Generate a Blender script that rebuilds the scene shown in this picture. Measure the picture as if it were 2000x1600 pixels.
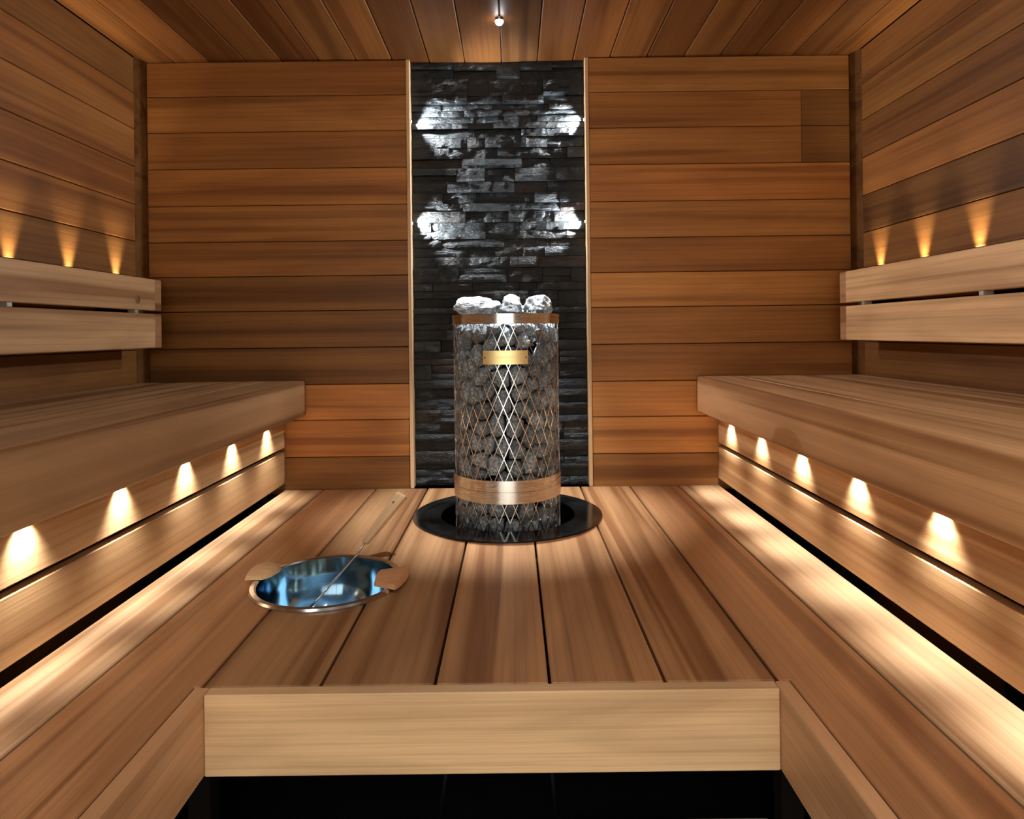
import bpy, bmesh, math, random
from mathutils import Vector, Matrix, noise

for o in list(bpy.data.objects):
    bpy.data.objects.remove(o, do_unlink=True)
scene = bpy.context.scene
C = scene.collection
PI = math.pi
random.seed(7)

# ------------------------------------------------------------------ camera
D = 0.45                      # top of the foot deck above the floor
CAMZ = D + 0.637
cam_data = bpy.data.cameras.new('camera')
cam_data.sensor_fit = 'HORIZONTAL'
cam_data.sensor_width = 36.0
cam_data.lens = 36.0 * 1306.0 / 2000.0
cam_data.shift_x = -0.0009
cam_data.shift_y = -0.0755
cam_data.clip_start = 0.02
cam = bpy.data.objects.new('camera', cam_data)
C.objects.link(cam)
cam.matrix_world = Matrix.Translation((0, 0, CAMZ)) @ Matrix.Rotation(PI/2, 4, 'X') @ Matrix.Rotation(-0.0117, 4, 'Z')
scene.camera = cam

# ------------------------------------------------------------------ world (the lit room beyond the glass front)
world = bpy.data.worlds.new('world')
scene.world = world
world.use_nodes = True
bg = world.node_tree.nodes['Background']
bg.inputs['Color'].default_value = (1.0, 0.91, 0.79, 1)
bg.inputs['Strength'].default_value = 2.9

vs = scene.view_settings
vs.view_transform = 'Standard'
vs.look = 'None'
vs.gamma = 1.0
vs.use_curve_mapping = False
vs.exposure = 0.5

# lamp powers (the lamps themselves are built further down)
P_HEATER = 190.0
P_BENCH = 6.8
P_BACK = 12.0
P_STONE = 16.0
P_CEIL = 9.0
COL_COOL = (0.93, 0.97, 1.0)
COL_BENCH = (1.0, 0.96, 0.90)
COL_WARM = (1.0, 0.88, 0.62)

# ------------------------------------------------------------------ room measures
BACK = 2.75        # face of the back wall boards
WL, WR = -1.515, 1.415
FRONT = -0.75
CEIL = D + 1.7626
PX = [D + v for v in (0.0, 0.132, 0.284, 0.431, 0.583, 0.735, 0.878, 1.021, 1.17, 1.322, 1.473, 1.62, 1.7626)]

# ------------------------------------------------------------------ materials
def new_mat(name):
    m = bpy.data.materials.new(name)
    m.use_nodes = True
    nt = m.node_tree
    nt.nodes.clear()
    out = nt.nodes.new('ShaderNodeOutputMaterial')
    b = nt.nodes.new('ShaderNodeBsdfPrincipled')
    nt.links.new(b.outputs[0], out.inputs[0])
    return m, nt, b

def N(nt, t, **kw):
    n = nt.nodes.new(t)
    for k, v in kw.items():
        setattr(n, k, v)
    return n

def ramp(nt, stops):
    r = nt.nodes.new('ShaderNodeValToRGB')
    e = r.color_ramp.elements
    while len(e) < len(stops):
        e.new(0.5)
    for i, (p, c) in enumerate(stops):
        e[i].position = p
        e[i].color = (*c, 1) if len(c) == 3 else c
    return r

def wood_mat(name, band=1.0, fine=1.0, figure=1.0, rough=0.48, spec=0.35, dark=(0.52, 0.44, 0.37)):
    m, nt, b = new_mat(name)
    tc = N(nt, 'ShaderNodeTexCoord')
    oi = N(nt, 'ShaderNodeObjectInfo')
    mul = N(nt, 'ShaderNodeMath', operation='MULTIPLY')
    nt.links.new(oi.outputs['Random'], mul.inputs[0])
    mul.inputs[1].default_value = 91.0
    add = N(nt, 'ShaderNodeVectorMath', operation='ADD')
    nt.links.new(tc.outputs['Object'], add.inputs[0])
    nt.links.new(mul.outputs[0], add.inputs[1])

    def noise_tex(scale, detail, dist, rgh=0.55):
        mp = N(nt, 'ShaderNodeMapping')
        mp.inputs['Scale'].default_value = scale
        nt.links.new(add.outputs[0], mp.inputs[0])
        n = N(nt, 'ShaderNodeTexNoise')
        n.inputs['Scale'].default_value = 1.0
        n.inputs['Detail'].default_value = detail
        n.inputs['Roughness'].default_value = rgh
        n.inputs['Distortion'].default_value = dist
        nt.links.new(mp.outputs[0], n.inputs['Vector'])
        return n
    broad = noise_tex((0.30, 13.0, 13.0), 2.0, 0.7)
    patch = noise_tex((1.6, 7.0, 7.0), 2.0, 0.8)
    grain = noise_tex((3.0, 300.0, 300.0), 3.0, 0.4, 0.6)
    # growth ring figure: rings of a trunk whose axis runs along the board, gently wandering
    mp = N(nt, 'ShaderNodeMapping')
    mp.inputs['Scale'].default_value = (0.9, 9.0, 9.0)
    nt.links.new(add.outputs[0], mp.inputs[0])
    wav = N(nt, 'ShaderNodeTexWave', wave_type='BANDS', bands_direction='Y')
    wav.inputs['Scale'].default_value = 1.6
    wav.inputs['Distortion'].default_value = 5.0
    wav.inputs['Detail'].default_value = 2.0
    wav.inputs['Detail Scale'].default_value = 0.7
    nt.links.new(mp.outputs[0], wav.inputs['Vector'])

    r1 = ramp(nt, [(0.36, dark), (0.47, (0.93, 0.91, 0.89)), (0.66, (1.12, 1.12, 1.12))])
    nt.links.new(broad.outputs[0], r1.inputs[0])
    r2 = ramp(nt, [(0.30, (0.74, 0.70, 0.66)), (0.62, (1.08, 1.08, 1.06))])
    nt.links.new(patch.outputs[0], r2.inputs[0])
    r3 = ramp(nt, [(0.30, (0.78, 0.74, 0.70)), (0.62, (1.05, 1.05, 1.05))])
    nt.links.new(grain.outputs[0], r3.inputs[0])
    r4 = ramp(nt, [(0.0, (0.74, 0.66, 0.60)), (0.22, (1.0, 1.0, 1.0)), (1.0, (1.05, 1.05, 1.04))])
    nt.links.new(wav.outputs[0], r4.inputs[0])

    prev = oi.outputs['Color']
    for r, fac in ((r1, band), (r2, 0.75), (r3, 0.55*fine), (r4, 0.32*figure)):
        mx = N(nt, 'ShaderNodeMix', data_type='RGBA', blend_type='MULTIPLY')
        mx.inputs['Factor'].default_value = min(1.0, fac)
        nt.links.new(prev, mx.inputs['A'])
        nt.links.new(r.outputs[0], mx.inputs['B'])
        prev = mx.outputs['Result']
    nt.links.new(prev, b.inputs['Base Color'])
    b.inputs['Roughness'].default_value = rough
    b.inputs['Specular IOR Level'].default_value = spec
    bump = N(nt, 'ShaderNodeBump')
    bump.inputs['Strength'].default_value = 0.12
    bump.inputs['Distance'].default_value = 0.002
    nt.links.new(grain.outputs[0], bump.inputs['Height'])
    nt.links.new(bump.outputs[0], b.inputs['Normal'])
    return m

M = {}
M['cedar'] = wood_mat('cedar', band=0.8, rough=0.5, spec=0.3)
M['corner'] = wood_mat('corner_wood', band=0.8, rough=0.75, spec=0.1)
M['deck'] = wood_mat('deck_wood', band=1.0, fine=0.9, rough=0.42, spec=0.4, dark=(0.54, 0.44, 0.36))
M['bench'] = wood_mat('bench_wood', band=1.0, fine=0.8, rough=0.45, spec=0.35, dark=(0.58, 0.47, 0.38))
M['pale'] = wood_mat('pale_wood', band=0.55, fine=0.9, figure=1.0, rough=0.42, spec=0.4, dark=(0.72, 0.62, 0.52))

def plain(name, col, rough=0.5, metal=0.0, spec=0.5, bump=0.0, bscale=60, vary=None, vscale=20):
    m, nt, b = new_mat(name)
    b.inputs['Base Color'].default_value = (*col, 1)
    b.inputs['Roughness'].default_value = rough
    b.inputs['Metallic'].default_value = metal
    b.inputs['Specular IOR Level'].default_value = spec
    tc = N(nt, 'ShaderNodeTexCoord')
    if vary:
        n = N(nt, 'ShaderNodeTexNoise')
        n.inputs['Scale'].default_value = vscale
        n.inputs['Detail'].default_value = 6
        nt.links.new(tc.outputs['Object'], n.inputs['Vector'])
        r = ramp(nt, [(0.35, col), (0.68, vary)])
        nt.links.new(n.outputs[0], r.inputs[0])
        nt.links.new(r.outputs[0], b.inputs['Base Color'])
    if bump:
        n2 = N(nt, 'ShaderNodeTexNoise')
        n2.inputs['Scale'].default_value = bscale
        n2.inputs['Detail'].default_value = 8
        n2.inputs['Roughness'].default_value = 0.65
        nt.links.new(tc.outputs['Object'], n2.inputs['Vector'])
        bp = N(nt, 'ShaderNodeBump')
        bp.inputs['Strength'].default_value = bump
        bp.inputs['Distance'].default_value = 0.01
        nt.links.new(n2.outputs[0], bp.inputs['Height'])
        nt.links.new(bp.outputs[0], b.inputs['Normal'])
    return m

def brushed(name, col, rough, aniso=0.0, stretch=(2, 2, 300)):
    m, nt, b = new_mat(name)
    b.inputs['Metallic'].default_value = 1.0
    b.inputs['Base Color'].default_value = (*col, 1)
    tc = N(nt, 'ShaderNodeTexCoord')
    mp = N(nt, 'ShaderNodeMapping')
    mp.inputs['Scale'].default_value = stretch
    nt.links.new(tc.outputs['Object'], mp.inputs[0])
    n = N(nt, 'ShaderNodeTexNoise')
    n.inputs['Scale'].default_value = 1.0
    n.inputs['Detail'].default_value = 3
    nt.links.new(mp.outputs[0], n.inputs['Vector'])
    mr = N(nt, 'ShaderNodeMapRange')
    mr.inputs['To Min'].default_value = rough * 0.7
    mr.inputs['To Max'].default_value = rough * 1.4
    nt.links.new(n.outputs[0], mr.inputs['Value'])
    nt.links.new(mr.outputs[0], b.inputs['Roughness'])
    return m

M['backing'] = plain('backing', (0.010, 0.007, 0.005), 0.9, spec=0.1, bump=0.1)
M['black_floor'] = plain('black_floor', (0.004, 0.004, 0.0045), 0.7, spec=0.1, bump=0.05, vary=(0.007, 0.007, 0.008))
M['steel'] = brushed('steel', (0.78, 0.76, 0.74), 0.26)
_b = [n for n in M['steel'].node_tree.nodes if n.type == 'BSDF_PRINCIPLED'][0]
_t = N(M['steel'].node_tree, 'ShaderNodeTangent', direction_type='RADIAL', axis='Z')
M['steel'].node_tree.links.new(_t.outputs[0], _b.inputs['Tangent'])
_b.inputs['Anisotropic'].default_value = 0.9
_b.inputs['Anisotropic Rotation'].default_value = 0.25
M['mesh_steel'] = brushed('mesh_steel', (0.70, 0.71, 0.72), 0.22)
M['brass'] = brushed('brass', (0.95, 0.78, 0.40), 0.42)
M['black_steel'] = plain('black_steel', (0.006, 0.006, 0.006), 0.12, spec=0.4, bump=0.02, bscale=30)
M['bowl_steel'] = brushed('bowl_steel', (0.30, 0.50, 0.70), 0.10, stretch=(3, 3, 60))
M['rim_steel'] = brushed('rim_steel', (0.62, 0.66, 0.68), 0.18)
M['bracket'] = plain('bracket', (0.55, 0.54, 0.50), 0.4, metal=0.6, bump=0.02)
M['mat_grey'] = plain('mat_grey', (0.55, 0.55, 0.57), 0.8, bump=0.2, bscale=400)
M['lamp_body'] = brushed('lamp_body', (0.35, 0.33, 0.30), 0.3)

def slate_mat():
    m, nt, b = new_mat('slate')
    tc = N(nt, 'ShaderNodeTexCoord')
    oi = N(nt, 'ShaderNodeObjectInfo')
    mul = N(nt, 'ShaderNodeMath', operation='MULTIPLY')
    mul.inputs[1].default_value = 53.0
    nt.links.new(oi.outputs['Random'], mul.inputs[0])
    add = N(nt, 'ShaderNodeVectorMath', operation='ADD')
    nt.links.new(tc.outputs['Object'], add.inputs[0])
    nt.links.new(mul.outputs[0], add.inputs[1])
    n = N(nt, 'ShaderNodeTexNoise')
    n.inputs['Scale'].default_value = 18
    n.inputs['Detail'].default_value = 6
    nt.links.new(add.outputs[0], n.inputs['Vector'])
    r = ramp(nt, [(0.3, (0.65, 0.65, 0.65)), (0.7, (1.35, 1.35, 1.35))])
    nt.links.new(n.outputs[0], r.inputs[0])
    mx = N(nt, 'ShaderNodeMix', data_type='RGBA', blend_type='MULTIPLY')
    mx.inputs['Factor'].default_value = 1.0
    nt.links.new(oi.outputs['Color'], mx.inputs['A'])
    nt.links.new(r.outputs[0], mx.inputs['B'])
    nt.links.new(mx.outputs['Result'], b.inputs['Base Color'])
    b.inputs['Roughness'].default_value = 0.36
    b.inputs['Specular IOR Level'].default_value = 0.40
    mp = N(nt, 'ShaderNodeMapping')
    mp.inputs['Scale'].default_value = (1, 1, 2.6)
    nt.links.new(add.outputs[0], mp.inputs[0])
    n2 = N(nt, 'ShaderNodeTexNoise')
    n2.inputs['Scale'].default_value = 65
    n2.inputs['Detail'].default_value = 7
    n2.inputs['Roughness'].default_value = 0.6
    nt.links.new(mp.outputs[0], n2.inputs['Vector'])
    bp = N(nt, 'ShaderNodeBump')
    bp.inputs['Strength'].default_value = 0.62
    bp.inputs['Distance'].default_value = 0.012
    nt.links.new(n2.outputs[0], bp.inputs['Height'])
    nt.links.new(bp.outputs[0], b.inputs['Normal'])
    return m
M['slate'] = slate_mat()

def rock_mat(name, sc):
    m, nt, b = new_mat(name)
    tc = N(nt, 'ShaderNodeTexCoord')
    oi = N(nt, 'ShaderNodeObjectInfo')
    n = N(nt, 'ShaderNodeTexNoise')
    n.inputs['Scale'].default_value = sc
    n.inputs['Detail'].default_value = 8
    n.inputs['Roughness'].default_value = 0.7
    nt.links.new(tc.outputs['Object'], n.inputs['Vector'])
    r = ramp(nt, [(0.36, (0.25, 0.26, 0.27)), (0.50, (0.85, 0.86, 0.87)), (0.66, (2.0, 2.05, 2.1))])
    nt.links.new(n.outputs[0], r.inputs[0])
    mx = N(nt, 'ShaderNodeMix', data_type='RGBA', blend_type='MULTIPLY')
    mx.inputs['Factor'].default_value = 1.0
    nt.links.new(oi.outputs['Color'], mx.inputs['A'])
    nt.links.new(r.outputs[0], mx.inputs['B'])
    nt.links.new(mx.outputs['Result'], b.inputs['Base Color'])
    b.inputs['Roughness'].default_value = 0.6
    n2 = N(nt, 'ShaderNodeTexNoise')
    n2.inputs['Scale'].default_value = sc*1.6
    n2.inputs['Detail'].default_value = 6
    nt.links.new(tc.outputs['Object'], n2.inputs['Vector'])
    bp = N(nt, 'ShaderNodeBump')
    bp.inputs['Strength'].default_value = 0.6
    bp.inputs['Distance'].default_value = 0.008
    nt.links.new(n2.outputs[0], bp.inputs['Height'])
    nt.links.new(bp.outputs[0], b.inputs['Normal'])
    return m
M['rock'] = rock_mat('heap_rock', 5.0)
M['rock_m'] = rock_mat('basket_rock', 130.0)

def glass_mat():
    m = bpy.data.materials.new('pane_glass')
    m.use_nodes = True
    nt = m.node_tree
    nt.nodes.clear()
    out = N(nt, 'ShaderNodeOutputMaterial')
    mix = N(nt, 'ShaderNodeMixShader')
    tr = N(nt, 'ShaderNodeBsdfTransparent')
    tr.inputs[0].default_value = (0.96, 0.97, 0.96, 1)
    gl = N(nt, 'ShaderNodeBsdfGlossy')
    gl.inputs['Roughness'].default_value = 0.02
    fr = N(nt, 'ShaderNodeFresnel')
    fr.inputs[0].default_value = 1.45
    nt.links.new(fr.outputs[0], mix.inputs[0])
    nt.links.new(tr.outputs[0], mix.inputs[1])
    nt.links.new(gl.outputs[0], mix.inputs[2])
    nt.links.new(mix.outputs[0], out.inputs[0])
    return m
M['glass'] = glass_mat()

def lens_mat(name, col, strength):
    m = bpy.data.materials.new(name)
    m.use_nodes = True
    nt = m.node_tree
    nt.nodes.clear()
    out = N(nt, 'ShaderNodeOutputMaterial')
    em = N(nt, 'ShaderNodeEmission')
    em.inputs[0].default_value = (*col, 1)
    em.inputs[1].default_value = strength
    nt.links.new(em.outputs[0], out.inputs[0])
    return m
M['lens_cool'] = lens_mat('lens_cool', COL_COOL, 40)
M['lens_bench'] = lens_mat('lens_bench', COL_BENCH, 12)
M['lens_warm'] = lens_mat('lens_warm', COL_WARM, 12)

# ------------------------------------------------------------------ object helpers
def link(name, mesh, parent=None, loc=(0, 0, 0), rot=(0, 0, 0), mat=None, col=None):
    o = bpy.data.objects.new(name, mesh)
    C.objects.link(o)
    if mat is not None and mesh is not None and not mesh.materials:
        mesh.materials.append(mat)
    loc = Vector(loc)
    if parent is not None:
        o.parent = parent
        base = Vector(parent.location)
        if parent.parent is not None:
            base = base + Vector(parent.parent.location)
        loc = loc - base
    o.location = loc
    o.rotation_euler = rot
    if col is not None:
        o.color = (*col, 1)
    return o

def tag(o, label=None, cat=None, group=None, kind=None):
    if label: o['label'] = label
    if cat: o['category'] = cat
    if group: o['group'] = group
    if kind: o['kind'] = kind
    return o

def empty(name, loc=(0, 0, 0), label=None, cat=None, group=None, kind=None):
    o = bpy.data.objects.new(name, None)
    o.empty_display_size = 0.1
    C.objects.link(o)
    o.location = loc
    return tag(o, label, cat, group, kind)

_cache = {}
def box_mesh(L, W, T, bev=0.0, seg=1, key=''):
    k = (round(L, 4), round(W, 4), round(T, 4), bev, seg, key)
    if k in _cache:
        return _cache[k]
    bm = bmesh.new()
    bmesh.ops.create_cube(bm, size=1.0)
    bmesh.ops.scale(bm, vec=(L, W, T), verts=bm.verts)
    if bev:
        bmesh.ops.bevel(bm, geom=list(bm.edges), offset=bev, segments=seg, profile=0.5, affect='EDGES')
    me = bpy.data.meshes.new('board')
    bm.to_mesh(me); bm.free()
    if seg > 1:
        for p in me.polygons: p.use_smooth = True
    _cache[k] = me
    return me

R_BACK = (PI/2, 0, 0)            # long along X, wide along Z
R_SIDE = (PI/2, 0, PI/2)         # long along Y, wide along Z
R_FLAT = (0, 0, PI/2)            # long along Y, wide along X
R_POST = (PI/2, -PI/2, 0)        # long along Z

def board(name, L, W, T, loc, rot, parent, mat, col, bev=0.002, seg=1):
    me = box_mesh(L, W, T, bev, seg, mat.name)
    return link(name, me, parent, loc, rot, mat, col)

def slab(name, x0, x1, y0, y1, z0, z1, mat, kind='structure'):
    me = bpy.data.meshes.new(name)
    v = [(x, y, z) for x in (x0, x1) for y in (y0, y1) for z in (z0, z1)]
    f = [(0, 1, 3, 2), (4, 6, 7, 5), (0, 4, 5, 1), (2, 3, 7, 6), (0, 2, 6, 4), (1, 5, 7, 3)]
    me.from_pydata(v, [], f)
    o = link(name, me, None, mat=mat)
    if kind: o['kind'] = kind
    return o

def lathe(name, prof, seg=64, mat=None, parent=None, loc=(0, 0, 0), closed=False, smooth=True, a0=0.0, a1=2*PI):
    full = abs((a1 - a0) - 2*PI) < 1e-6
    n = seg if full else seg + 1
    v, f = [], []
    for i in range(n):
        a = a0 + (a1 - a0) * i / seg
        for r, z in prof:
            v.append((r*math.cos(a), r*math.sin(a), z))
    m = len(prof)
    for i in range(seg):
        j = (i + 1) % n
        for k in range(m if closed else m - 1):
            k2 = (k + 1) % m
            f.append((i*m + k, j*m + k, j*m + k2, i*m + k2))
    if not full and closed:
        f.append(tuple(range(m - 1, -1, -1)))
        f.append(tuple((n - 1)*m + k for k in range(m)))
    me = bpy.data.meshes.new(name)
    me.from_pydata(v, [], f)
    bm = bmesh.new(); bm.from_mesh(me)
    bmesh.ops.remove_doubles(bm, verts=bm.verts, dist=1e-6)
    bmesh.ops.recalc_face_normals(bm, faces=bm.faces)
    bm.to_mesh(me); bm.free()
    if smooth:
        for p in me.polygons: p.use_smooth = True
        me.set_sharp_from_angle(angle=math.radians(35))
    return link(name, me, parent, loc, mat=mat)

def tube_data(pts, rad, sides=8, cap=True):
    v, f = [], []
    n = len(pts)
    for i, p in enumerate(pts):
        p = Vector(p)
        t = (Vector(pts[min(i+1, n-1)]) - Vector(pts[max(i-1, 0)])).normalized()
        up = Vector((0, 0, 1)) if abs(t.z) < 0.95 else Vector((1, 0, 0))
        a = t.cross(up).normalized(); b = a.cross(t).normalized()
        r = rad[i] if isinstance(rad, (list, tuple)) else rad
        for k in range(sides):
            an = 2*PI*k/sides
            v.append(p + a*(r*math.cos(an)) + b*(r*math.sin(an)))
    for i in range(n - 1):
        for k in range(sides):
            k2 = (k + 1) % sides
            f.append((i*sides + k, i*sides + k2, (i+1)*sides + k2, (i+1)*sides + k))
    if cap:
        f.append(tuple(range(sides - 1, -1, -1)))
        f.append(tuple((n-1)*sides + k for k in range(sides)))
    return v, f

def mesh_from(name, v, f, smooth=False):
    me = bpy.data.meshes.new(name)
    me.from_pydata([tuple(x) for x in v], [], f)
    if smooth:
        for p in me.polygons: p.use_smooth = True
    return me

def cut_holes(o, cutters):
    """cut round holes (x, y, r in world) right through a flat board object"""
    bpy.context.view_layer.update()
    made = []
    o.data = o.data.copy()
    for (x, y, r) in cutters:
        bm = bmesh.new()
        bmesh.ops.create_cone(bm, cap_ends=True, segments=72, radius1=r, radius2=r, depth=0.4)
        me = bpy.data.meshes.new('cutter'); bm.to_mesh(me); bm.free()
        c = bpy.data.objects.new('cutter', me)
        C.objects.link(c)
        c.location = (x, y, D)
        md = o.modifiers.new('cut', 'BOOLEAN')
        md.operation = 'DIFFERENCE'; md.solver = 'EXACT'; md.object = c
        made.append(c)
    dg = bpy.context.evaluated_depsgraph_get()
    dg.update()
    me = bpy.data.meshes.new_from_object(o.evaluated_get(dg))
    o.modifiers.clear()
    o.data = me
    for c in made:
        m = c.data
        bpy.data.objects.remove(c, do_unlink=True)
        bpy.data.meshes.remove(m)

def spot(parent, loc, direction, power, col, angle, blend, radius):
    l = bpy.data.lights.new('lamp_light', 'SPOT')
    l.energy = power; l.color = col
    l.spot_size = math.radians(angle); l.spot_blend = blend
    l.shadow_soft_size = radius
    o = bpy.data.objects.new('lamp_light', l)
    C.objects.link(o)
    o.parent = parent
    o.location = Vector(loc) - Vector(parent.location)
    o.rotation_euler = Vector(direction).to_track_quat('-Z', 'Y').to_euler()
    return o

# wood tints (linear albedo), varied board by board as the cladding is
def tint(base, k=1.0, red=0.0):
    return (base[0]*k*(1+red*0.4), base[1]*k*(1-red*0.25), base[2]*k*(1-red*0.5))
CED = (0.49, 0.210, 0.057)
DEC = (0.48, 0.265, 0.125)
DEO = (0.62, 0.42, 0.25)
BEN = (0.61, 0.388, 0.200)
PAL = (0.76, 0.52, 0.30)

# ------------------------------------------------------------------ setting: floor, ceiling, walls
slab('floor', WL-0.15, WR+0.15, FRONT-0.05, BACK+0.2, -0.05, 0.0, M['black_floor'])

T = 0.015          # cladding board thickness
# back wall: backing with the boards of both bays in front of it
wb = slab('wall_back', WL-0.1, WR+0.1, BACK+0.075, BACK+0.17, 0.0, CEIL+0.06, M['backing'])
SX0, SX1 = -0.428, 0.322       # stone bay between the outer sides of the trims
lt = [0.50, 0.95, 1.10, 0.58, 0.52, 0.55, 0.74, 0.95, 1.0, 0.78, 0.96, 0.74]      # from the deck up
rt = [0.55, 1.0, 0.92, 0.70, 0.74, 1.12, 0.72, 0.96, 1.04, 0.90, 0.96, 0.86]
bays = slab('bay_fill', 0, 0.001, BACK+0.1, BACK+0.101, 1, 1.001, M['backing'])
bpy.data.objects.remove(bays, do_unlink=True)
for i in range(12):
    z0, z1 = PX[i], PX[i+1]
    if i == 0: z0 -= 0.02
    zc, h = (z0+z1)/2, z1-z0-0.0025
    y = BACK + T/2
    x0, x1 = WL+0.006, SX0-0.001
    board('board', x1-x0, h, T, ((x0+x1)/2, y, zc), R_BACK, wb, M['cedar'], tint(CED, lt[i], random.uniform(-.08, .12)))
    x0, x1 = SX1+0.001, WR-0.006
    if i in (9, 10):
        xm = 1.196
        board('board', xm-0.0006-x0, h, T, ((x0+xm)/2, y, zc), R_BACK, wb, M['cedar'], tint(CED, rt[i]*1.12, 0), bev=0.0018)
        board('board', x1-xm-0.0006, h, T, ((x1+xm)/2, y, zc), R_BACK, wb, M['cedar'], tint(CED, 0.52, 0), bev=0.0018)
    else:
        board('board', x1-x0, h, T, ((x0+x1)/2, y, zc), R_BACK, wb, M['cedar'], tint(CED, rt[i]*1.12, random.uniform(-.08, .1)))
# studs behind the cladding
for x0, x1 in ((WL, SX0), (SX1, WR)):
    link('batten', box_mesh(x1-x0-0.05, D+1.7, 0.055, key='batten'), wb, ((x0+x1)/2, BACK+T+0.029, (D+1.76)/2), R_BACK, M['backing'])

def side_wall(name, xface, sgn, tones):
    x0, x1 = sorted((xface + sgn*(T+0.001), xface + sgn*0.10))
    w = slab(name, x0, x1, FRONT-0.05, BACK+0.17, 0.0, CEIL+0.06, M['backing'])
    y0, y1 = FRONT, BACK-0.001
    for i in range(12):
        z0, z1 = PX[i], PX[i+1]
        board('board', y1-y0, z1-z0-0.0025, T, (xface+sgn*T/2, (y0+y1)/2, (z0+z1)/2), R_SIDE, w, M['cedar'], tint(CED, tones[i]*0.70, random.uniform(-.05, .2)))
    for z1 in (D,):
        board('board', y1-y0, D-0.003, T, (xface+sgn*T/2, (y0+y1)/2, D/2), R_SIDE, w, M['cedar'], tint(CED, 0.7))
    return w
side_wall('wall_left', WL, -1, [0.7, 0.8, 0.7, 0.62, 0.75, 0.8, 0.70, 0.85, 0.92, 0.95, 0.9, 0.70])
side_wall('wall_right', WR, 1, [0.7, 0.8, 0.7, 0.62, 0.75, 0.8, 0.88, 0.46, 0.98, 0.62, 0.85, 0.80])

ce = slab('ceiling', WL-0.1, WR+0.1, FRONT-0.05, BACK+0.17, CEIL+T+0.001, CEIL+0.10, M['backing'])
cs = [WL] + [-1.381, -1.235, -1.083, -0.938, -0.787, -0.632, -0.485, -0.335, -0.187, -0.035, 0.114, 0.262, 0.412, 0.563, 0.716, 0.864, 1.013, 1.163, 1.316] + [WR]
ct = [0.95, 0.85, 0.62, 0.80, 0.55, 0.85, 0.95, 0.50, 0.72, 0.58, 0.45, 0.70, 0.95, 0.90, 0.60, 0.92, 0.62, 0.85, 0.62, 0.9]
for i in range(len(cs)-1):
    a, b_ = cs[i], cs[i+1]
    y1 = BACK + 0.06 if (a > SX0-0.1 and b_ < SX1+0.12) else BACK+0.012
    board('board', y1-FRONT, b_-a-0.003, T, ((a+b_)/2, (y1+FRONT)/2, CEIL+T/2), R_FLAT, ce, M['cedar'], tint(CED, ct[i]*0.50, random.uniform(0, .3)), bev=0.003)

# trims: pale strips beside the stone bay, dark corner mouldings
def trim(name, x0, x1, y0, y1, z0, z1, mat, col):
    me = box_mesh(z1-z0, x1-x0, y1-y0, 0.0015, 1, name)
    o = link(name, me, None, ((x0+x1)/2, (y0+y1)/2, (z0+z1)/2), (0, -PI/2, PI/2), mat, col)
    o.rotation_euler = Matrix(((0, 1, 0), (0, 0, 1), (1, 0, 0))).to_euler()
    o['kind'] = 'structure'
    return o
trim('trim_1', SX0, SX0+0.015, BACK-0.006, BACK+0.07, D+0.001, CEIL-0.001, M['pale'], tint(PAL, 1.05))
trim('trim_2', SX1-0.015, SX1, BACK-0.006, BACK+0.07, D+0.001, CEIL-0.001, M['pale'], tint(PAL, 1.05))
for nm, x, s in (('trim_3', WL, 1), ('trim_4', WR, -1)):
    pr = [(x, BACK-0.060), (x+s*0.022, BACK-0.012), (x+s*0.022, BACK-0.0005), (x, BACK-0.0005)]
    z0, z1 = D+0.001, CEIL-0.001
    v = [(a, b_, z) for z in (z0, z1) for a, b_ in pr]
    f = [(0, 1, 2, 3), (7, 6, 5, 4)] + [(k, (k+1) % 4, (k+1) % 4+4, k+4) for k in range(4)]
    me = mesh_from(nm, v, f)
    bm = bmesh.new(); bm.from_mesh(me); bmesh.ops.recalc_face_normals(bm, faces=bm.faces); bm.to_mesh(me); bm.free()
    o = link(nm, me, mat=M['corner'], col=tint(CED, 0.28))
    o['kind'] = 'structure'

# front wall behind the camera: boards round a wide glazed opening
GX0, GX1, GZ1 = -1.02, 0.92, D+1.473
wfr = empty('wall_front', ((WL+WR)/2, FRONT, 0.0), kind='structure')
for a, b_ in ((WL+0.002, GX0), (GX1, WR-0.002)):
    board('board', b_-a, D-0.003, T, ((a+b_)/2, FRONT-T/2, D/2), R_BACK, wfr, M['cedar'], tint(CED, 0.8))
    for i in range(10):
        board('board', b_-a, PX[i+1]-PX[i]-0.0025, T, ((a+b_)/2, FRONT-T/2, (PX[i]+PX[i+1])/2), R_BACK, wfr, M['cedar'], tint(CED, random.uniform(.65, 1)))
for i in (10, 11):
    board('board', WR-WL-0.004, PX[i+1]-PX[i]-0.0025, T, ((WL+WR)/2, FRONT-T/2, (PX[i]+PX[i+1])/2), R_BACK, wfr, M['cedar'], tint(CED, random.uniform(.65, 1)))
wf = empty('window_1', ((GX0+GX1)/2, FRONT-0.025, 0.0), kind='structure')
def fr(name, x0, x1, z0, z1, y=FRONT-0.026, t=0.05, mat=None, col=None):
    return link(name, box_mesh(x1-x0, z1-z0, t, 0.002, 1, name), wf, ((x0+x1)/2, y, (z0+z1)/2), R_BACK, mat or M['cedar'], col or tint(CED, 0.8))
fr('window_frame', GX0+0.001, GX1-0.001, 0.001, 0.06)
fr('window_frame', GX0+0.001, GX1-0.001, GZ1-0.045, GZ1-0.001)
for x in (GX0+0.0205, -0.46, 0.36, GX1-0.0205):
    fr('window_frame', x-0.019, x+0.019, 0.061, GZ1-0.046)
for a, b_ in ((GX0+0.0405, -0.480), (-0.440, 0.340), (0.380, GX1-0.0405)):
    fr('pane', a, b_, 0.062, GZ1-0.047, t=0.008, mat=M['glass'])

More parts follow.
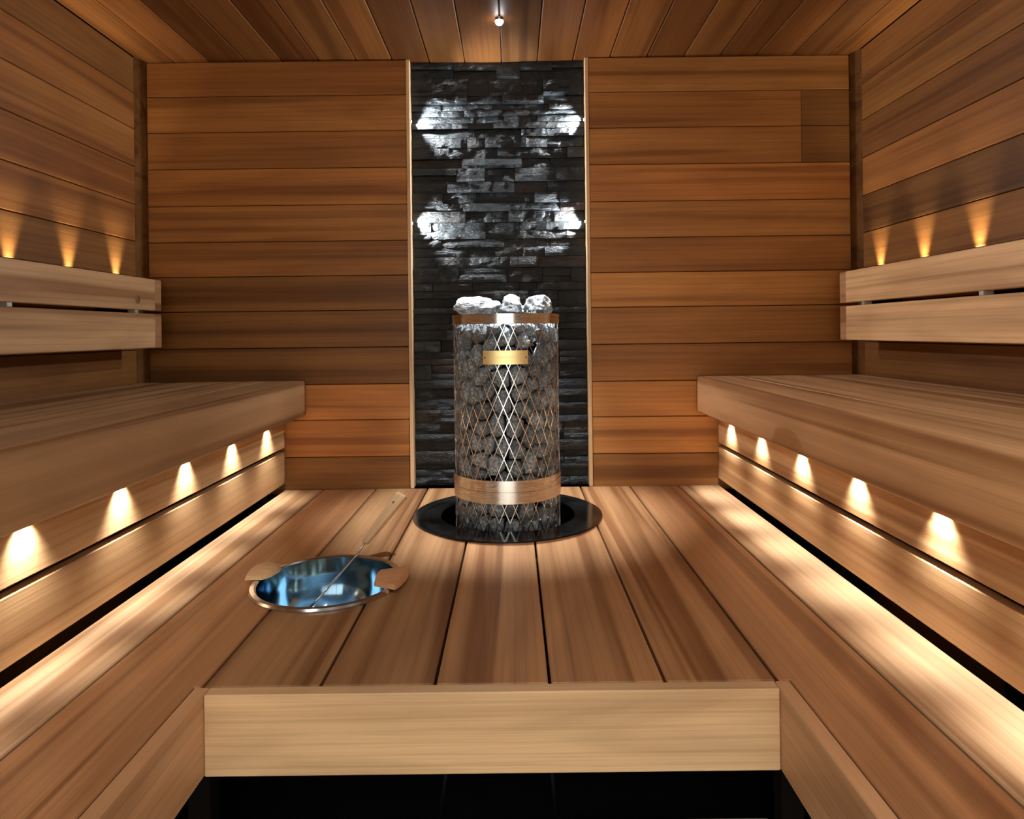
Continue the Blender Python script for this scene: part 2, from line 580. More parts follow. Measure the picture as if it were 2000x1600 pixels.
# ------------------------------------------------------------------ stone cladding
SZ0, SZ1 = D+0.002, CEIL-0.001
sx0, sx1 = SX0+0.016, SX1-0.016
SY = BACK + 0.034           # mean stone face
st = empty('stone_panel', ((sx0+sx1)/2, BACK+0.05, SZ0), 'dark slate ledge-stone panel on the back wall behind the heater', 'stone panel')
def stone_mesh(w, h, d, seed, rough):
    nx, nz = max(3, int(w/0.012)), max(3, int(h/0.010))
    v, f = [], []
    tilt = random.uniform(-0.12, 0.12); tilt2 = random.uniform(-0.10, 0.10)
    for j in range(nz+1):
        for i in range(nx+1):
            x = -w/2 + w*i/nx; z = -h/2 + h*j/nz
            q = Vector((x*14+seed, seed*1.7, z*26))
            dy = noise.fractal(q, 1.0, 2.0, 4)*rough + noise.cell(Vector((x*22+seed, z*45, seed)))*rough*0.45
            edge = min(i, nx-i, 2)/2.0; edgez = min(j, nz-j, 1)
            dy += x*tilt*0.25 + z*tilt2
            y = -d/2 + dy + (1-edge)*0.002 + (1-edgez)*0.002
            jx = random.uniform(-.001, .001) if 0 < i < nx else 0
            v.append((x+jx, y, z))
    W = nx+1
    for j in range(nz):
        for i in range(nx):
            f.append((j*W+i, j*W+i+1, (j+1)*W+i+1, (j+1)*W+i))
    ring = [i for i in range(W)] + [(j*W+nx) for j in range(1, nz+1)] + [nz*W+i for i in range(nx-1, -1, -1)] + [j*W for j in range(nz-1, 0, -1)]
    n0 = len(v)
    for k in ring:
        v.append((v[k][0], d/2, v[k][2]))
    m = len(ring)
    for k in range(m):
        k2 = (k+1) % m
        f.append((ring[k2], ring[k], n0+k, n0+k2))
    f.append(tuple(n0+k for k in range(m-1, -1, -1)))
    return mesh_from('stone', v, f)
rs = random.Random(21)
random.seed(11)
z = SZ0
ns = 0
while z < SZ1 - 0.004:
    h = rs.choice([0.026, 0.034, 0.040, 0.045, 0.055, 0.062, 0.070])
    if SZ1 - z - h < 0.02: h = SZ1 - z
    x = sx0
    while x < sx1 - 0.001:
        w = rs.uniform(0.07, 0.27)
        if sx1 - x - w < 0.06: w = sx1 - x
        # some wide pieces are split into two thin stones
        parts = [(z, h)]
        if h > 0.05 and rs.random() < 0.5:
            hh = h*rs.uniform(0.4, 0.6); parts = [(z, hh), (z+hh, h-hh)]
        for zz, h2 in parts:
            proud = rs.choice([-0.010, -0.006, -0.003, 0.0, 0.003, 0.006, 0.010])
            d = 0.034 + proud
            c = rs.random()
            k = rs.uniform(0.8, 1.25)
            if c < 0.80: col = (0.012*k, 0.0165*k, 0.020*k)
            elif c < 0.93: col = (0.019*k, 0.020*k, 0.020*k)
            else: col = (0.034*k, 0.026*k, 0.024*k)
            me = stone_mesh(w-0.0016, h2-0.0016, d, rs.uniform(0, 50), rs.uniform(0.0015, 0.006))
            link('stone', me, st, (x+w/2, BACK+0.068-d/2, zz+h2/2), mat=M['slate'], col=col)
            ns += 1
        x += w
    z += h
print('stones', ns)

# ------------------------------------------------------------------ foot deck
HX, HY = -0.025, 2.342        # heater axis
BX, BY = -0.4825, 1.718       # water bowl axis
GAP = 0.006
DT = 0.028
DF = 1.212                    # front ends of the middle deck boards
dk = empty('foot_deck', (-0.05, 1.5, 0.0), 'wooden foot deck of wide planks around the heater, with an open front bay', 'platform')
seams = [-0.945, -0.7831, -0.5708, -0.357, -0.1495, 0.0597, 0.2695, 0.4724, 0.6703, 0.842]
dt = [1.02, 0.90, 0.72, 0.74, 0.80, 0.84, 0.86, 0.84, 1.0]
DIN, DOUT = -0.5560, -0.5840      # left side rail (inner, outer)
EIN, EOUT = 0.4660, 0.4940
def notched_plank(a, b_, i):
    # plank beside the open bay: runs on past the camera, notched round the rail
    ys, ye = FRONT+0.06, BACK-0.004
    if i == 1: pts = [(a, ys), (DOUT-0.002, ys), (DOUT-0.002, DF+0.0015), (b_, DF+0.0015), (b_, ye), (a, ye)]
    else: pts = [(b_, ye), (a, ye), (a, DF+0.0015), (EOUT+0.002, DF+0.0015), (EOUT+0.002, ys), (b_, ys)]
    cx, cy = (a+b_)/2, (ys+ye)/2
    bm = bmesh.new()
    # local X runs along the plank (world Y), local Y is world -X
    vs_ = [bm.verts.new((y-cy, -(x-cx), -DT/2)) for x, y in pts]
    fc = bm.faces.new(vs_)
    ex = bmesh.ops.extrude_face_region(bm, geom=[fc])
    bmesh.ops.translate(bm, vec=(0, 0, DT), verts=[g for g in ex['geom'] if isinstance(g, bmesh.types.BMVert)])
    bmesh.ops.recalc_face_normals(bm, faces=bm.faces)
    bmesh.ops.bevel(bm, geom=list(bm.edges), offset=0.002, segments=1, affect='EDGES')
    me = bpy.data.meshes.new('deck_board'); bm.to_mesh(me); bm.free()
    o = link('deck_board', me, dk, (cx, cy, D-DT/2), R_FLAT, M['deck'], tint(DEC, dt[i], 0.12))
    if i == 1: cut_holes(o, [(BX, BY, 0.178)])
for i in range(9):
    a, b_ = seams[i]+GAP/2, seams[i+1]-GAP/2
    y0 = DF+0.0015
    pieces = []
    if i in (0, 8): y0 = FRONT+0.06
    if i in (1, 7):
        notched_plank(a, b_, i)
        continue
    if i == 4:      # the heater opening cuts this plank in two
        for ya, yb in ((y0, HY), (HY+0.001, BACK-0.004)):
            o = board('deck_board', yb-ya, b_-a, DT, ((a+b_)/2, (ya+yb)/2, D-DT/2), R_FLAT, dk, M['deck'], tint(DEC, dt[i], 0.1), bev=0.0025)
            cut_holes(o, [(HX, HY, 0.30)])
        continue
    o = board('deck_board', BACK-0.004-y0, b_-a, DT, ((a+b_)/2, (BACK-0.004+y0)/2, D-DT/2), R_FLAT, dk, M['deck'], tint(DEO if i in (0, 8) else DEC, dt[i], 0 if i in (0, 8) else random.uniform(0, .10)), bev=0.0025)
    holes = []
    if a < HX+0.31 and b_ > HX-0.31: holes.append((HX, HY, 0.30))
    if a < BX+0.18 and b_ > BX-0.18: holes.append((BX, BY, 0.178))
    if holes: cut_holes(o, holes)
FH = 0.145
board('front_rail', EIN-DIN-0.001, FH, DF-1.1834, ((DIN+EIN)/2, (DF+1.1834)/2, D-FH/2), R_BACK, dk, M['pale'], tint(PAL, 0.95), bev=0.002)
for a, b_ in ((DOUT, DIN), (EIN, EOUT)):
    board('side_rail', 1.1834+0.028-FRONT-0.06, FH, b_-a-0.0005, ((a+b_)/2, (1.1834+0.028+FRONT+0.06)/2, D-FH/2), R_SIDE, dk, M['pale'], tint(PAL, 0.80, 0.2), bev=0.002)
# joists and feet carrying the deck
for y in (1.36, 1.95, 2.71):
    board('joist', 1.78, 0.09, 0.045, (-0.05, y, D-DT-0.046), R_BACK, dk, M['backing'], (0.1, 0.1, 0.1))
for x in (-0.86, -0.64, 0.55, 0.78):
    for y in (0.0, 1.36, 2.71):
        link('deck_leg', box_mesh(0.045, 0.045, D-DT-0.002 if y == 0 else D-DT-0.092, 0.002, key='leg'), dk, (x, y, (D-DT-0.002)/2 if y == 0 else (D-DT-0.092)/2), mat=M['backing'])

# ------------------------------------------------------------------ benches
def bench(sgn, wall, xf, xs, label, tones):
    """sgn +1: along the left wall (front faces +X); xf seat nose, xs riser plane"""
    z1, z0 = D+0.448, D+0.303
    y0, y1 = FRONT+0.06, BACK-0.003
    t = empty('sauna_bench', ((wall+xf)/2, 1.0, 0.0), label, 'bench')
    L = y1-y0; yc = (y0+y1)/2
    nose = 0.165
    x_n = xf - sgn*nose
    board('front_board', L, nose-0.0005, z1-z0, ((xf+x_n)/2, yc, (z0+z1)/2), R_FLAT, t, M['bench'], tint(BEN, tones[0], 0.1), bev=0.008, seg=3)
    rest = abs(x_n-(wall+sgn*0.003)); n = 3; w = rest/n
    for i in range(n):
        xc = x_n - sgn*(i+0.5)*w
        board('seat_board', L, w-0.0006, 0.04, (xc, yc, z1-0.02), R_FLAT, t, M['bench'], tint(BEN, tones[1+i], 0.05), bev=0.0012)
    # riser boards under the nose; right side tinted brighter to imitate its stronger light
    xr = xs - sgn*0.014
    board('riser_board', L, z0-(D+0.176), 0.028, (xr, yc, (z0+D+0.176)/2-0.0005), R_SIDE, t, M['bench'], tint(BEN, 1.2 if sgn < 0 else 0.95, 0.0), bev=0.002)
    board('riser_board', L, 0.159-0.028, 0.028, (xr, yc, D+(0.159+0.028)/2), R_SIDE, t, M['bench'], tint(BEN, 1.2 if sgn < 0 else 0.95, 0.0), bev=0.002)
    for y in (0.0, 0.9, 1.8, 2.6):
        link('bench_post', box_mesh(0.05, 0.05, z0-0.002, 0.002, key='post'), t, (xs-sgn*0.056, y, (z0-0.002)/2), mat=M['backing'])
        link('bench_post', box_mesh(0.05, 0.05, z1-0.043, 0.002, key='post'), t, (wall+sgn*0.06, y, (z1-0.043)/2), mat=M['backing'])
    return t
bench(1, WL, -0.854, -0.940, 'thick wooden upper bench along the left wall, beside the water bowl', [0.64, 0.70, 0.64, 0.68])  # low tones paint the dimmer light of the left side into the wood
bench(-1, WR, 0.751, 0.836, 'thick wooden upper bench along the right wall, with a reddish stripe on its front', [1.22, 1.18, 1.1, 1.15])  # high tones stand in for the stronger light on this bench

# ------------------------------------------------------------------ backrests
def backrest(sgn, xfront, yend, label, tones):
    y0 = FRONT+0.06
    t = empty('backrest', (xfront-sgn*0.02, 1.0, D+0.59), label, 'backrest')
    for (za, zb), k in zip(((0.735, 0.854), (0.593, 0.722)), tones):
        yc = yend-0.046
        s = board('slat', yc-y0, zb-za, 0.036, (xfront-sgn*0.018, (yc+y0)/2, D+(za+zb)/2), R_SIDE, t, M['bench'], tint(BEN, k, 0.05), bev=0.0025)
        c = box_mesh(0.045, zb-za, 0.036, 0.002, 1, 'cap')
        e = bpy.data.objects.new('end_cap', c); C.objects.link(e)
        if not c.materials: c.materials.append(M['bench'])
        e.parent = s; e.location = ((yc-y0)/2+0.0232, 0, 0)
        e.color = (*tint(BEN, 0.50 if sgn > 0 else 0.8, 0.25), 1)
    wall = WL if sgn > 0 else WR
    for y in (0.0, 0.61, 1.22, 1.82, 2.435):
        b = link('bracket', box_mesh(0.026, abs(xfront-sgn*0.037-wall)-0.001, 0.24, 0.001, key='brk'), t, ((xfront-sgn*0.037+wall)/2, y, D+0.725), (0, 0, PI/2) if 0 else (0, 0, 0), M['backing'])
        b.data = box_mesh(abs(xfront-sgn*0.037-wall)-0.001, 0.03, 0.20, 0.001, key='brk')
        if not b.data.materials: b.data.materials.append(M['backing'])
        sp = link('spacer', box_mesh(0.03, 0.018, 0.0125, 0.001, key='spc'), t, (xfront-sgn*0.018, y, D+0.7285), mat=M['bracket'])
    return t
tb = backrest(1, -1.365, 2.60, 'two-slat wooden backrest on the left wall, knot near its far end', [0.88, 0.84])  # slats tinted darker, with the weaker light on the left put into their colour
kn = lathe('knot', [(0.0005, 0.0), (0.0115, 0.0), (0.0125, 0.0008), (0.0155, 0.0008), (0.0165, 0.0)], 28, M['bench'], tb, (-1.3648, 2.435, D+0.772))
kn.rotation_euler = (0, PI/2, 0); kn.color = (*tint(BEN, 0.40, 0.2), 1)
backrest(-1, 1.272, 2.60, 'two-slat wooden backrest on the right wall', [1.38, 1.32])  # same wood tinted lighter, painting in the light this side catches

# ------------------------------------------------------------------ heater
ht = empty('sauna_heater', (HX, HY, 0.0), 'tall cylindrical sauna heater of steel mesh filled with grey stones', 'heater')
RM = 0.1815
lathe('heating_core', [(0.001, 0.02), (0.112, 0.02), (0.112, D+0.59), (0.10, D+0.60), (0.001, D+0.60)], 40, M['backing'], ht, (HX, HY, 0), smooth=False)
lathe('base_plate', [(0.001, 0.0), (RM, 0.0), (RM, 0.02), (0.001, 0.02)], 48, M['black_steel'], ht, (HX, HY, 0), smooth=False)
# diamond mesh: strands wound both ways round the basket
v, f = [], []
nst, period = 32, 0.083
zlo, zhi = D-0.15, D+0.69
for dirn in (1, -1):
    for k in range(nst):
        pts = []
        nseg = 40
        for i in range(nseg+1):
            zz = zlo + (zhi-zlo)*i/nseg
            a = 2*PI*(k+0.25)/nst + dirn*(zz-D-0.60)/period*(2*PI/nst) - PI/2
            rr = RM + dirn*0.0006
            pts.append((rr*math.cos(a), rr*math.sin(a), zz))
        o0 = len(v)
        for i, p in enumerate(pts):
            p = Vector(p)
            t = (Vector(pts[min(i+1, nseg)]) - Vector(pts[max(i-1, 0)])).normalized()
            n = Vector((p.x, p.y, 0)).normalized()
            w = n.cross(t).normalized()
            for a, b_ in ((-1, -1), (1, -1), (1, 1), (-1, 1)):
                v.append(p + w*(a*0.0013) + n*(b_*0.0005))
        for i in range(nseg):
            for q in range(4):
                q2 = (q+1) % 4
                f.append((o0+i*4+q, o0+i*4+q2, o0+i*4+4+q2, o0+i*4+4+q))
link('wire_mesh', mesh_from('wire_mesh', v, f), ht, (HX, HY, 0), mat=M['mesh_steel'])
for z0, z1, nm in ((0.665, 0.698, 'steel_band'), (0.1195, 0.156, 'steel_band'), (0.081, 0.1185, 'steel_band')):
    r0, r1 = RM+0.0015, RM+0.0045
    lathe(nm, [(r0, D+z0), (r1, D+z0), (r1, D+z1), (r0, D+z1)], 96, M['steel'], ht, (HX, HY, 0), closed=True)
# brass plate bent round the front
ha = 0.075/(RM+0.004)
r0, r1 = RM+0.0025, RM+0.0045
bp = lathe('name_plate', [(r0, D+0.533), (r1, D+0.533), (r1, D+0.578), (r0, D+0.578)], 20, M['brass'], ht, (HX, HY, 0), closed=True, a0=-PI/2-ha, a1=-PI/2+ha)
bp['label'] = 'curved brass plate'
for s in (-1, 1):
    a = -PI/2 + s*ha*0.91
    ov, of = tube_data([((r1-0.001)*math.cos(a), (r1-0.001)*math.sin(a), D+0.5555), ((r1+0.0012)*math.cos(a), (r1+0.0012)*math.sin(a), D+0.5555)], 0.003, 10)
    link('rivet', mesh_from('rivet', ov, of), bp, (HX, HY, 0), mat=M['lamp_body'])

# collar set into the deck
hc = lathe('heater_collar', [(0.328, D+0.0004), (0.328, D+0.005), (0.236, D+0.007), (0.232, D+0.004), (0.232, D-0.16), (0.236, D-0.16), (0.2375, D+0.0004)], 96, M['black_steel'], None, (HX, HY, 0), closed=True)
tag(hc, 'glossy black steel collar ring set in the deck around the heater', 'collar ring')

# stones
def rock(seed, n=15, sub=True):
    r = random.Random(seed)
    bm = bmesh.new()
    for i in range(n):
        d = Vector((r.gauss(0, 1), r.gauss(0, 1), r.gauss(0, 1))).normalized()
        bm.verts.new(d*r.uniform(0.78, 1.0))
    res = bmesh.ops.convex_hull(bm, input=bm.verts)
    bad = [g for g in res['geom_interior'] if isinstance(g, bmesh.types.BMVert)]
    if bad: bmesh.ops.delete(bm, geom=bad, context='VERTS')
    bmesh.ops.bevel(bm, geom=list(bm.edges), offset=0.05, segments=1, affect='EDGES')
    bmesh.ops.triangulate(bm, faces=bm.faces)
    for vv in bm.verts:
        vv.co += vv.co.normalized()*noise.noise(vv.co*2.3+Vector((seed, 0, 0)))*0.08
    bmesh.ops.recalc_face_normals(bm, faces=bm.faces)
    me = bpy.data.meshes.new('rock'); bm.to_mesh(me); bm.free()
    me.materials.append(M['rock'])
    return me
rocks = [rock(100+i) for i in range(12)]
def extent(me):
    xs = [vv.co for vv in me.vertices]
    return max(max(abs(c.x), abs(c.y), abs(c.z)) for c in xs)
# stones packed against the mesh: irregular cells that fit together round the basket
rr = random.Random(5)
AR = math.radians(270)*RM
ZB, ZT = D-0.13, D+0.668
seeds = []
tries = 0
while tries < 6000:
    tries += 1
    p = (rr.uniform(-AR/2, AR/2), rr.uniform(ZB, ZT))
    dm = rr.choice([0.046, 0.054, 0.064])
    if all((p[0]-q[0])**2 + (p[1]-q[1])**2 > dm*dm for q in seeds):
        seeds.append(p)
def clip(poly, nx, nz, c):
    out = []
    for i in range(len(poly)):
        a, b_ = poly[i], poly[(i+1) % len(poly)]
        da, db = a[0]*nx+a[1]*nz-c, b_[0]*nx+b_[1]*nz-c
        if da <= 0: out.append(a)
        if da*db < 0:
            t = da/(da-db)
            out.append((a[0]+(b_[0]-a[0])*t, a[1]+(b_[1]-a[1])*t))
    return out
cnt = 0
for si, (px_, pz_) in enumerate(seeds):
    poly = [(-AR/2, ZB), (AR/2, ZB), (AR/2, ZT), (-AR/2, ZT)]
    near = sorted(((q[0]-px_)**2+(q[1]-pz_)**2, q) for q in seeds)[1:18]
    for d2, q in near:
        nx, nz = q[0]-px_, q[1]-pz_
        poly = clip(poly, nx, nz, (q[0]**2+q[1]**2-px_**2-pz_**2)/2)
    if len(poly) < 3: continue
    if rr.random() < 0.07 and pz_ < D+0.60: continue      # a hollow between stones
    cx_ = sum(p[0] for p in poly)/len(poly); cz_ = sum(p[1] for p in poly)/len(poly)
    size = max(math.hypot(p[0]-cx_, p[1]-cz_) for p in poly)
    k = 1-0.0016/size
    # outline with extra points on the long edges
    out = []
    for i in range(len(poly)):
        a, b_ = poly[i], poly[(i+1) % len(poly)]
        L_ = math.hypot(b_[0]-a[0], b_[1]-a[1])
        if L_ < 0.006 and len(poly) > 4: continue
        for j in range(2 if L_ > 0.022 else 1):
            t = j/2 + 0.12
            out.append((a[0]+(b_[0]-a[0])*t, a[1]+(b_[1]-a[1])*t))
    n = len(out)
    cen_a = cx_/RM - PI/2
    ctr = Vector((0.155*math.cos(cen_a), 0.155*math.sin(cen_a), cz_))
    tx, tz = rr.uniform(-.3, .3), rr.uniform(-.3, .3)
    def pt(u, w, depth):
        dep = depth + (0 if depth > 0.04 else max(-0.002, (u-cx_)*tx + (w-cz_)*tz))
        a = u/RM - PI/2
        r = RM - 0.003 - max(0.0, dep)
        return Vector((r*math.cos(a), r*math.sin(a), w)) - ctr
    v, f = [], []
    rings = ((0.86, 0.049, 0.001), (0.99, 0.030, 0.005), (0.90, 0.015, 0.006), (0.55, 0.0045, 0.0045))
    for sc, dep, jit in rings:
        for (u, w) in out:
            v.append(pt(cx_+(u-cx_)*k*sc, cz_+(w-cz_)*k*sc, dep+rr.uniform(-jit, jit)))
    for q in range(3):
        for i in range(n):
            j = (i+1) % n
            f.append((q*n+i, q*n+j, (q+1)*n+j)); f.append((q*n+i, (q+1)*n+j, (q+1)*n+i))
    v.append(pt(cx_+rr.uniform(-.3, .3)*size*.5, cz_+rr.uniform(-.3, .3)*size*.5, 0.001))
    for i in range(n): f.append((3*n+i, 3*n+(i+1) % n, 4*n))
    f.append(tuple(range(n-1, -1, -1)))
    o = link('heater_stone', mesh_from('heater_stone', v, f), None, (HX+ctr.x, HY+ctr.y, ctr.z), mat=M['rock_m'])
    g = rr.uniform(0.6, 1.5)
    o.color = (0.21*g, 0.24*g, 0.265*g, 1)
    tag(o, 'fist-sized grey heater stone packed behind the steel mesh', 'stone', 'stones packed in the heater basket')
    cnt += 1
print('heater stones', cnt)
# the heap that shows above the upper band
for k in range(7):
    a = k*PI/3; rad = 0.068 if k < 6 else 0.0
    s = 0.033
    o = link('heater_stone', rocks[k], None, (HX+rad*math.cos(a), HY+rad*math.sin(a), D+0.638), (k, k*2, k*3))
    o.scale = (s, s, s); o.color = (0.16, 0.17, 0.18, 1)
    tag(o, 'grey heater stone lying under the heap inside the basket top', 'stone', 'stones under the heap')
def rough_rock(seed):
    bm = bmesh.new()
    bmesh.ops.create_icosphere(bm, subdivisions=4, radius=1.0)
    sv = Vector((seed*3.1, seed*1.7, seed))
    r = random.Random(seed)
    cuts = [(Vector((r.gauss(0, 1), r.gauss(0, 1), r.gauss(0, .8))).normalized(), r.uniform(.62, .88)) for _ in range(9)]
    for vv in bm.verts:
        d = vv.co.normalized()
        q = d*1.0
        for n_, h_ in cuts:
            e = q.dot(n_)
            if e > h_: q = q - n_*(e-h_)*0.85
        q += d*(noise.fractal(d*2.2+sv, 1.0, 2.0, 6)*0.17)
        vv.co = q
    me = bpy.data.meshes.new('rough_rock'); bm.to_mesh(me); bm.free()
    for p in me.polygons: p.use_smooth = True
    me.materials.append(M['rock'])
    return me
tops = [  # x, y, z (over deck), half sizes, turn, seed, albedo, label
    (-0.096, 0.000, 0.724, 0.082, 0.062, 0.047, 0.0, 31, 0.42, 'large pale stone heaped at the left on top of the heater'),
    (0.022, 0.010, 0.724, 0.047, 0.055, 0.047, 0.0, 32, 0.42, 'pale peaked stone in the middle on top of the heater'),
    (0.117, 0.005, 0.721, 0.052, 0.055, 0.045, 0.0, 33, 0.42, 'pale rounded stone at the right on top of the heater'),
    (0.022, -0.110, 0.700, 0.036, 0.030, 0.029, 1.9, 34, 0.12, 'small dark stone at the front on top of the heater'),
    (0.105, -0.100, 0.698, 0.030, 0.028, 0.024, 2.6, 35, 0.12, 'small dark stone low at the right on top of the heater'),
    (-0.060, 0.115, 0.703, 0.060, 0.042, 0.032, 0.0, 36, 0.35, 'grey stone at the back left on top of the heater'),
    (0.065, 0.115, 0.703, 0.055, 0.042, 0.032, 0.0, 37, 0.35, 'grey stone at the back right on top of the heater'),
]
for x, y, zz, a, b_, c, rz, sd, al, lab in tops:
    me = rough_rock(sd)
    o = link('heater_stone', me, None, (HX+x, HY+y, D+zz), (0, 0, rz))
    o.scale = (a, b_, c)
    o.color = (al*0.96, al, al*1.02, 1)
    tag(o, lab, 'stone', 'stones heaped on top of the heater')

# ------------------------------------------------------------------ water bowl and ladle
bw = empty('water_bowl', (BX, BY, D-0.13), 'bluish steel water bowl with wooden grips sunk into the deck', 'bowl')
lathe('bowl', [(0.001, D-0.128), (0.10, D-0.128), (0.140, D-0.116), (0.160, D-0.09), (0.170, D-0.04), (0.1735, D+0.006),
               (0.1755, D+0.006), (0.172, D-0.04), (0.162, D-0.092), (0.141, D-0.119), (0.10, D-0.131), (0.001, D-0.131)], 72, M['bowl_steel'], bw, (BX, BY, 0))
lathe('rim', [(0.1735, D+0.0065), (0.178, D+0.0095), (0.188, D+0.0085), (0.1925, D+0.004), (0.192, D+0.0008), (0.179, D+0.0008), (0.1735, D+0.004)], 96, M['rim_steel'], bw, (BX, BY, 0), closed=True)
def grip(ang, r0, r1, half, h, col):
    """wooden grip, a bent block that bridges the rim"""
    v, f = [], []
    n = 14
    for i in range(n+1):
        t = -1 + 2*i/n
        a = ang + half*t
        sh = 1 - 0.55*abs(t)**3
        ri, ro = r0 + (1-sh)*0.03, r1
        hz = h*(0.55+0.45*(1-t*t))
        for r, zq in ((ri, 0.010), (ro, 0.010), (ro-0.004, 0.010+hz), (ri+0.004, 0.010+hz*0.85)):
            v.append((r*math.cos(a), r*math.sin(a), D+zq))
    for i in range(n):
        for k in range(4):
            k2 = (k+1) % 4
            f.append((i*4+k, i*4+k2, i*4+4+k2, i*4+4+k))
    f.append((3, 2, 1, 0)); f.append(tuple(n*4+k for k in range(4)))
    me = mesh_from('grip', v, f)
    bm = bmesh.new(); bm.from_mesh(me); bmesh.ops.recalc_face_normals(bm, faces=bm.faces)
    bm.to_mesh(me); bm.free()
    link('grip', me, bw, (BX, BY, 0), mat=M['pale'], col=col)
grip(math.radians(167), 0.150, 0.212, 0.26, 0.020, tint(PAL, 1.0))
grip(math.radians(-5), 0.128, 0.205, 0.33, 0.022, tint(PAL, 0.75, 0.35))

ld = empty('ladle', (-0.535, 1.755, D-0.10), 'steel ladle with a flat wooden handle leaning out of the water bowl', 'ladle')
p0, p1 = Vector((-0.430, 1.905, D+0.042)), Vector((-0.333, 1.980, D+0.160))
shaft = [(-0.545, 1.742, D-0.083), (-0.500, 1.806, D-0.040), (-0.447, 1.880, D+0.0155), (-0.436, 1.897, D+0.033), p0 + (p1-p0)*0.25]
v, f = tube_data(shaft, 0.0032, 10)
link('shaft', mesh_from('shaft', v, f, True), ld, mat=M['rim_steel'])
ax = (p1-p0).normalized()
side = Vector((1, -0.5, 0)); side = (side - ax*side.dot(ax)).normalized()
nrm = ax.cross(side).normalized()
v, f = [], []
Lh = (p1-p0).length
for t, w, th in ((0.0, 0.009, 0.007), (0.04, 0.0125, 0.009), (0.35, 0.0150, 0.010), (0.8, 0.0190, 0.010), (0.96, 0.0205, 0.010), (1.0, 0.0190, 0.008)):
    c = p0 + ax*(Lh*t)
    for a, b_ in ((-1, -.6), (-.75, -1), (.75, -1), (1, -.6), (1, .6), (.75, 1), (-.75, 1), (-1, .6)):
        v.append(c + side*(w*a) + nrm*(th*b_))
for i in range(5):
    for k in range(8):
        k2 = (k+1) % 8
        f.append((i*8+k, i*8+k2, i*8+8+k2, i*8+8+k))
f.append(tuple(range(7, -1, -1))); f.append(tuple(40+k for k in range(8)))
# put the mesh along its own X so that the grain runs along the handle
basis = Matrix((ax, side, nrm)).transposed().to_4x4(); basis.translation = p0
inv = basis.inverted()
me = mesh_from('handle', [inv @ q for q in v], f)
bm = bmesh.new(); bm.from_mesh(me); bmesh.ops.recalc_face_normals(bm, faces=bm.faces); bm.to_mesh(me); bm.free()
hd = link('handle', me, ld, p0, basis.to_euler(), M['pale'], tint(PAL, 0.66, 0.05))
hv, hf = tube_data([p0+ax*(Lh*0.80)-nrm*0.0112, p0+ax*(Lh*0.80)+nrm*0.0112], 0.003, 10)
pin = bpy.data.objects.new('pin', mesh_from('pin', [inv @ q for q in hv], hf)); C.objects.link(pin)
pin.parent = hd; pin.data.materials.append(M['lamp_body'])
cup = lathe('cup', [(0.001, -0.026), (0.022, -0.024), (0.036, -0.012), (0.041, 0.006), (0.0395, 0.006), (0.0345, -0.011), (0.021, -0.022), (0.001, -0.024)], 36, M['rim_steel'], ld, (-0.552, 1.715, D-0.098))

# ------------------------------------------------------------------ lamps
def lamp_thing(name, loc, axis, r, length, label, cat, group, lens, power, col, angle, blend, radius, lens_r=0.7, lift=0.006):
    """small round lamp: body sunk into its support, lens at the front"""
    t = empty(name, loc, label, cat, group)
    q = Vector(axis).to_track_quat('Z', 'Y')
    def cyl(nm, r0, r1, z0, z1, mat):
        bm = bmesh.new()
        bmesh.ops.create_cone(bm, cap_ends=True, segments=24, radius1=r0, radius2=r1, depth=z1-z0)
        me = bpy.data.meshes.new(nm); bm.to_mesh(me); bm.free()
        o = link(nm, me, t, Vector(loc) + q @ Vector((0, 0, (z0+z1)/2)), q.to_euler(), mat)
        return o
    cyl('bezel', r, r*0.85, 0.0, length, M['lamp_body'])
    if name == 'ceiling_light':
        lo = lathe('lens', [(0.0001, 0.016), (0.006, 0.0148), (0.0115, 0.0105), (0.0145, 0.004), (0.0145, 0.0)], 24, lens, t, Vector(loc) + q @ Vector((0, 0, length)))
        lo.rotation_euler = q.to_euler()
    else:
        cyl('lens', r*lens_r, r*lens_r*0.9, length, length+0.001, lens)
    spot(t, Vector(loc) + q @ Vector((0, 0, length+lift)), axis, power, col, angle, blend, radius)
    return t

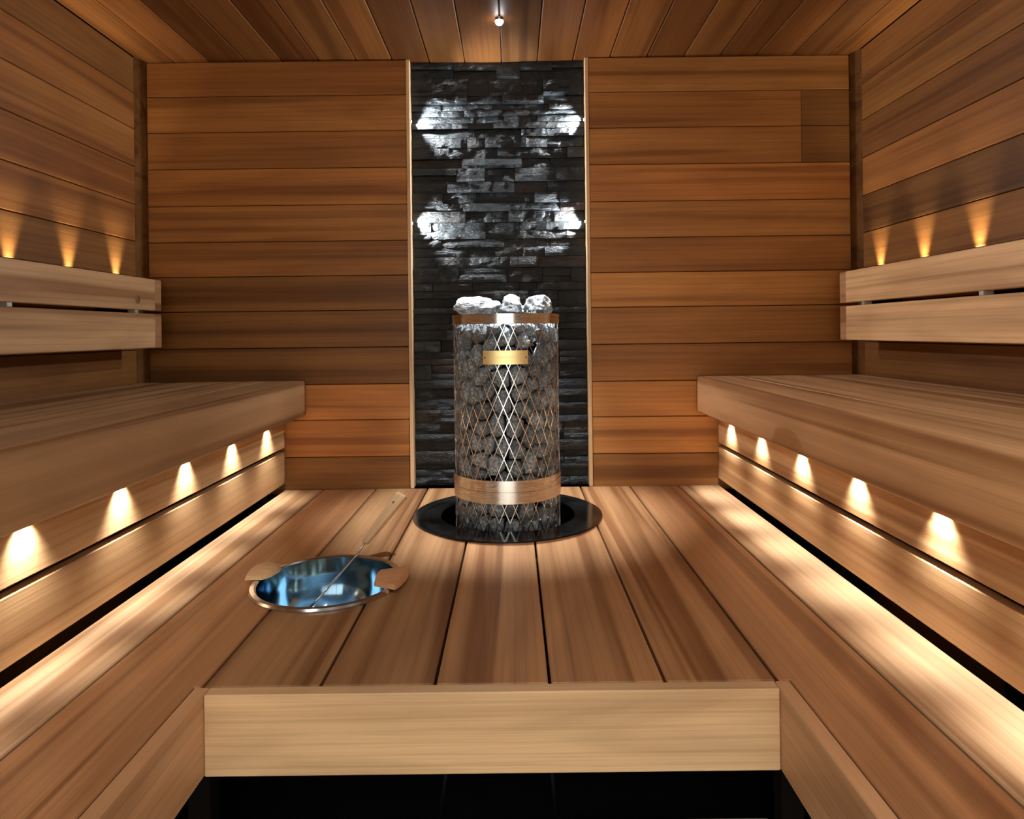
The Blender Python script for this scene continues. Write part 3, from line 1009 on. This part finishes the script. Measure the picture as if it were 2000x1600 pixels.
lamp_thing('ceiling_light', (-0.036, 2.395, CEIL), (0, 0, -1), 0.016, 0.010, 'small bright white ceiling spotlight above the heater', 'spotlight', 'ceiling spotlights', M['lens_cool'], P_HEATER, COL_COOL, 46, 0.75, 0.012, lift=0.022)
for x, y, w in ((-0.80, 0.9, 'left bench'), (0.72, 0.9, 'right bench'), (-0.036, 0.55, 'open deck bay')):
    lamp_thing('ceiling_light', (x, y, CEIL), (0, 0, -1), 0.016, 0.010, 'small ceiling spotlight above the '+w, 'spotlight', 'ceiling spotlights', M['lens_bench'], P_CEIL*(0.75 if x < -0.1 else 1.0), COL_BENCH, 120, 0.8, 0.02, lift=0.042)

ordn = ['first', 'second', 'third', 'fourth', 'fifth', 'sixth', 'seventh', 'eighth']
for side, x, ys in (('left', -0.940+0.018, 2.54), ('right', 0.836-0.018, 2.57)):
    for i in range(8):
        lamp_thing('bench_light', (x, ys-0.316*i, D+0.3028), (-0.22 if side == 'left' else 0.22, 0, -1), 0.010, 0.004, '%s small white spotlight from the back wall under the %s bench' % (ordn[i], side), 'spotlight', 'spotlights under the %s bench' % side, M['lens_bench'], P_BENCH, COL_BENCH, 88, 1.0, 0.016)
for side, x, ys in (('left', WL, 2.555), ('right', WR, 2.565)):
    s = 1 if side == 'left' else -1
    for i in range(7):
        lamp_thing('wall_light', (x+s*0.016, ys-0.272*i, D+0.80), (0, 0, 1), 0.010, 0.012, '%s warm uplight from the back wall behind the %s backrest' % (ordn[i], side), 'uplight', 'uplights behind the %s backrest' % side, M['lens_warm'], P_BACK, COL_WARM, 46, 1.0, 0.008)
        t = bpy.data.objects[-1] if False else None
for (x, s, side) in ((SX0+0.0151, 1, 'left'), (SX1-0.0151, -1, 'right')):
    for zz, lv in ((1.512, 'upper'), (1.091, 'lower')):
        lamp_thing('trim_light', (x, BACK+0.012, D+zz), (s, 0, 0), 0.007, 0.003, '%s cool white spotlight in the %s wooden trim of the stone panel' % (lv, side), 'spotlight', 'spotlights beside the stone panel', M['lens_cool'], P_STONE, COL_COOL, 120, 0.7, 0.004)

# ------------------------------------------------------------------ pale mat on the dark floor
bm = bmesh.new()
bmesh.ops.create_cube(bm, size=1.0)
bmesh.ops.scale(bm, vec=(0.435, 0.75, 0.008), verts=bm.verts)
bmesh.ops.bevel(bm, geom=list(bm.edges), offset=0.003, segments=2, affect='EDGES')
me = bpy.data.meshes.new('floor_mat'); bm.to_mesh(me); bm.free()
o = link('floor_mat', me, None, (0.335, 1.478-0.375, 0.0045), mat=M['mat_grey'])
tag(o, 'pale grey mat on the black floor in front of the deck', 'mat')
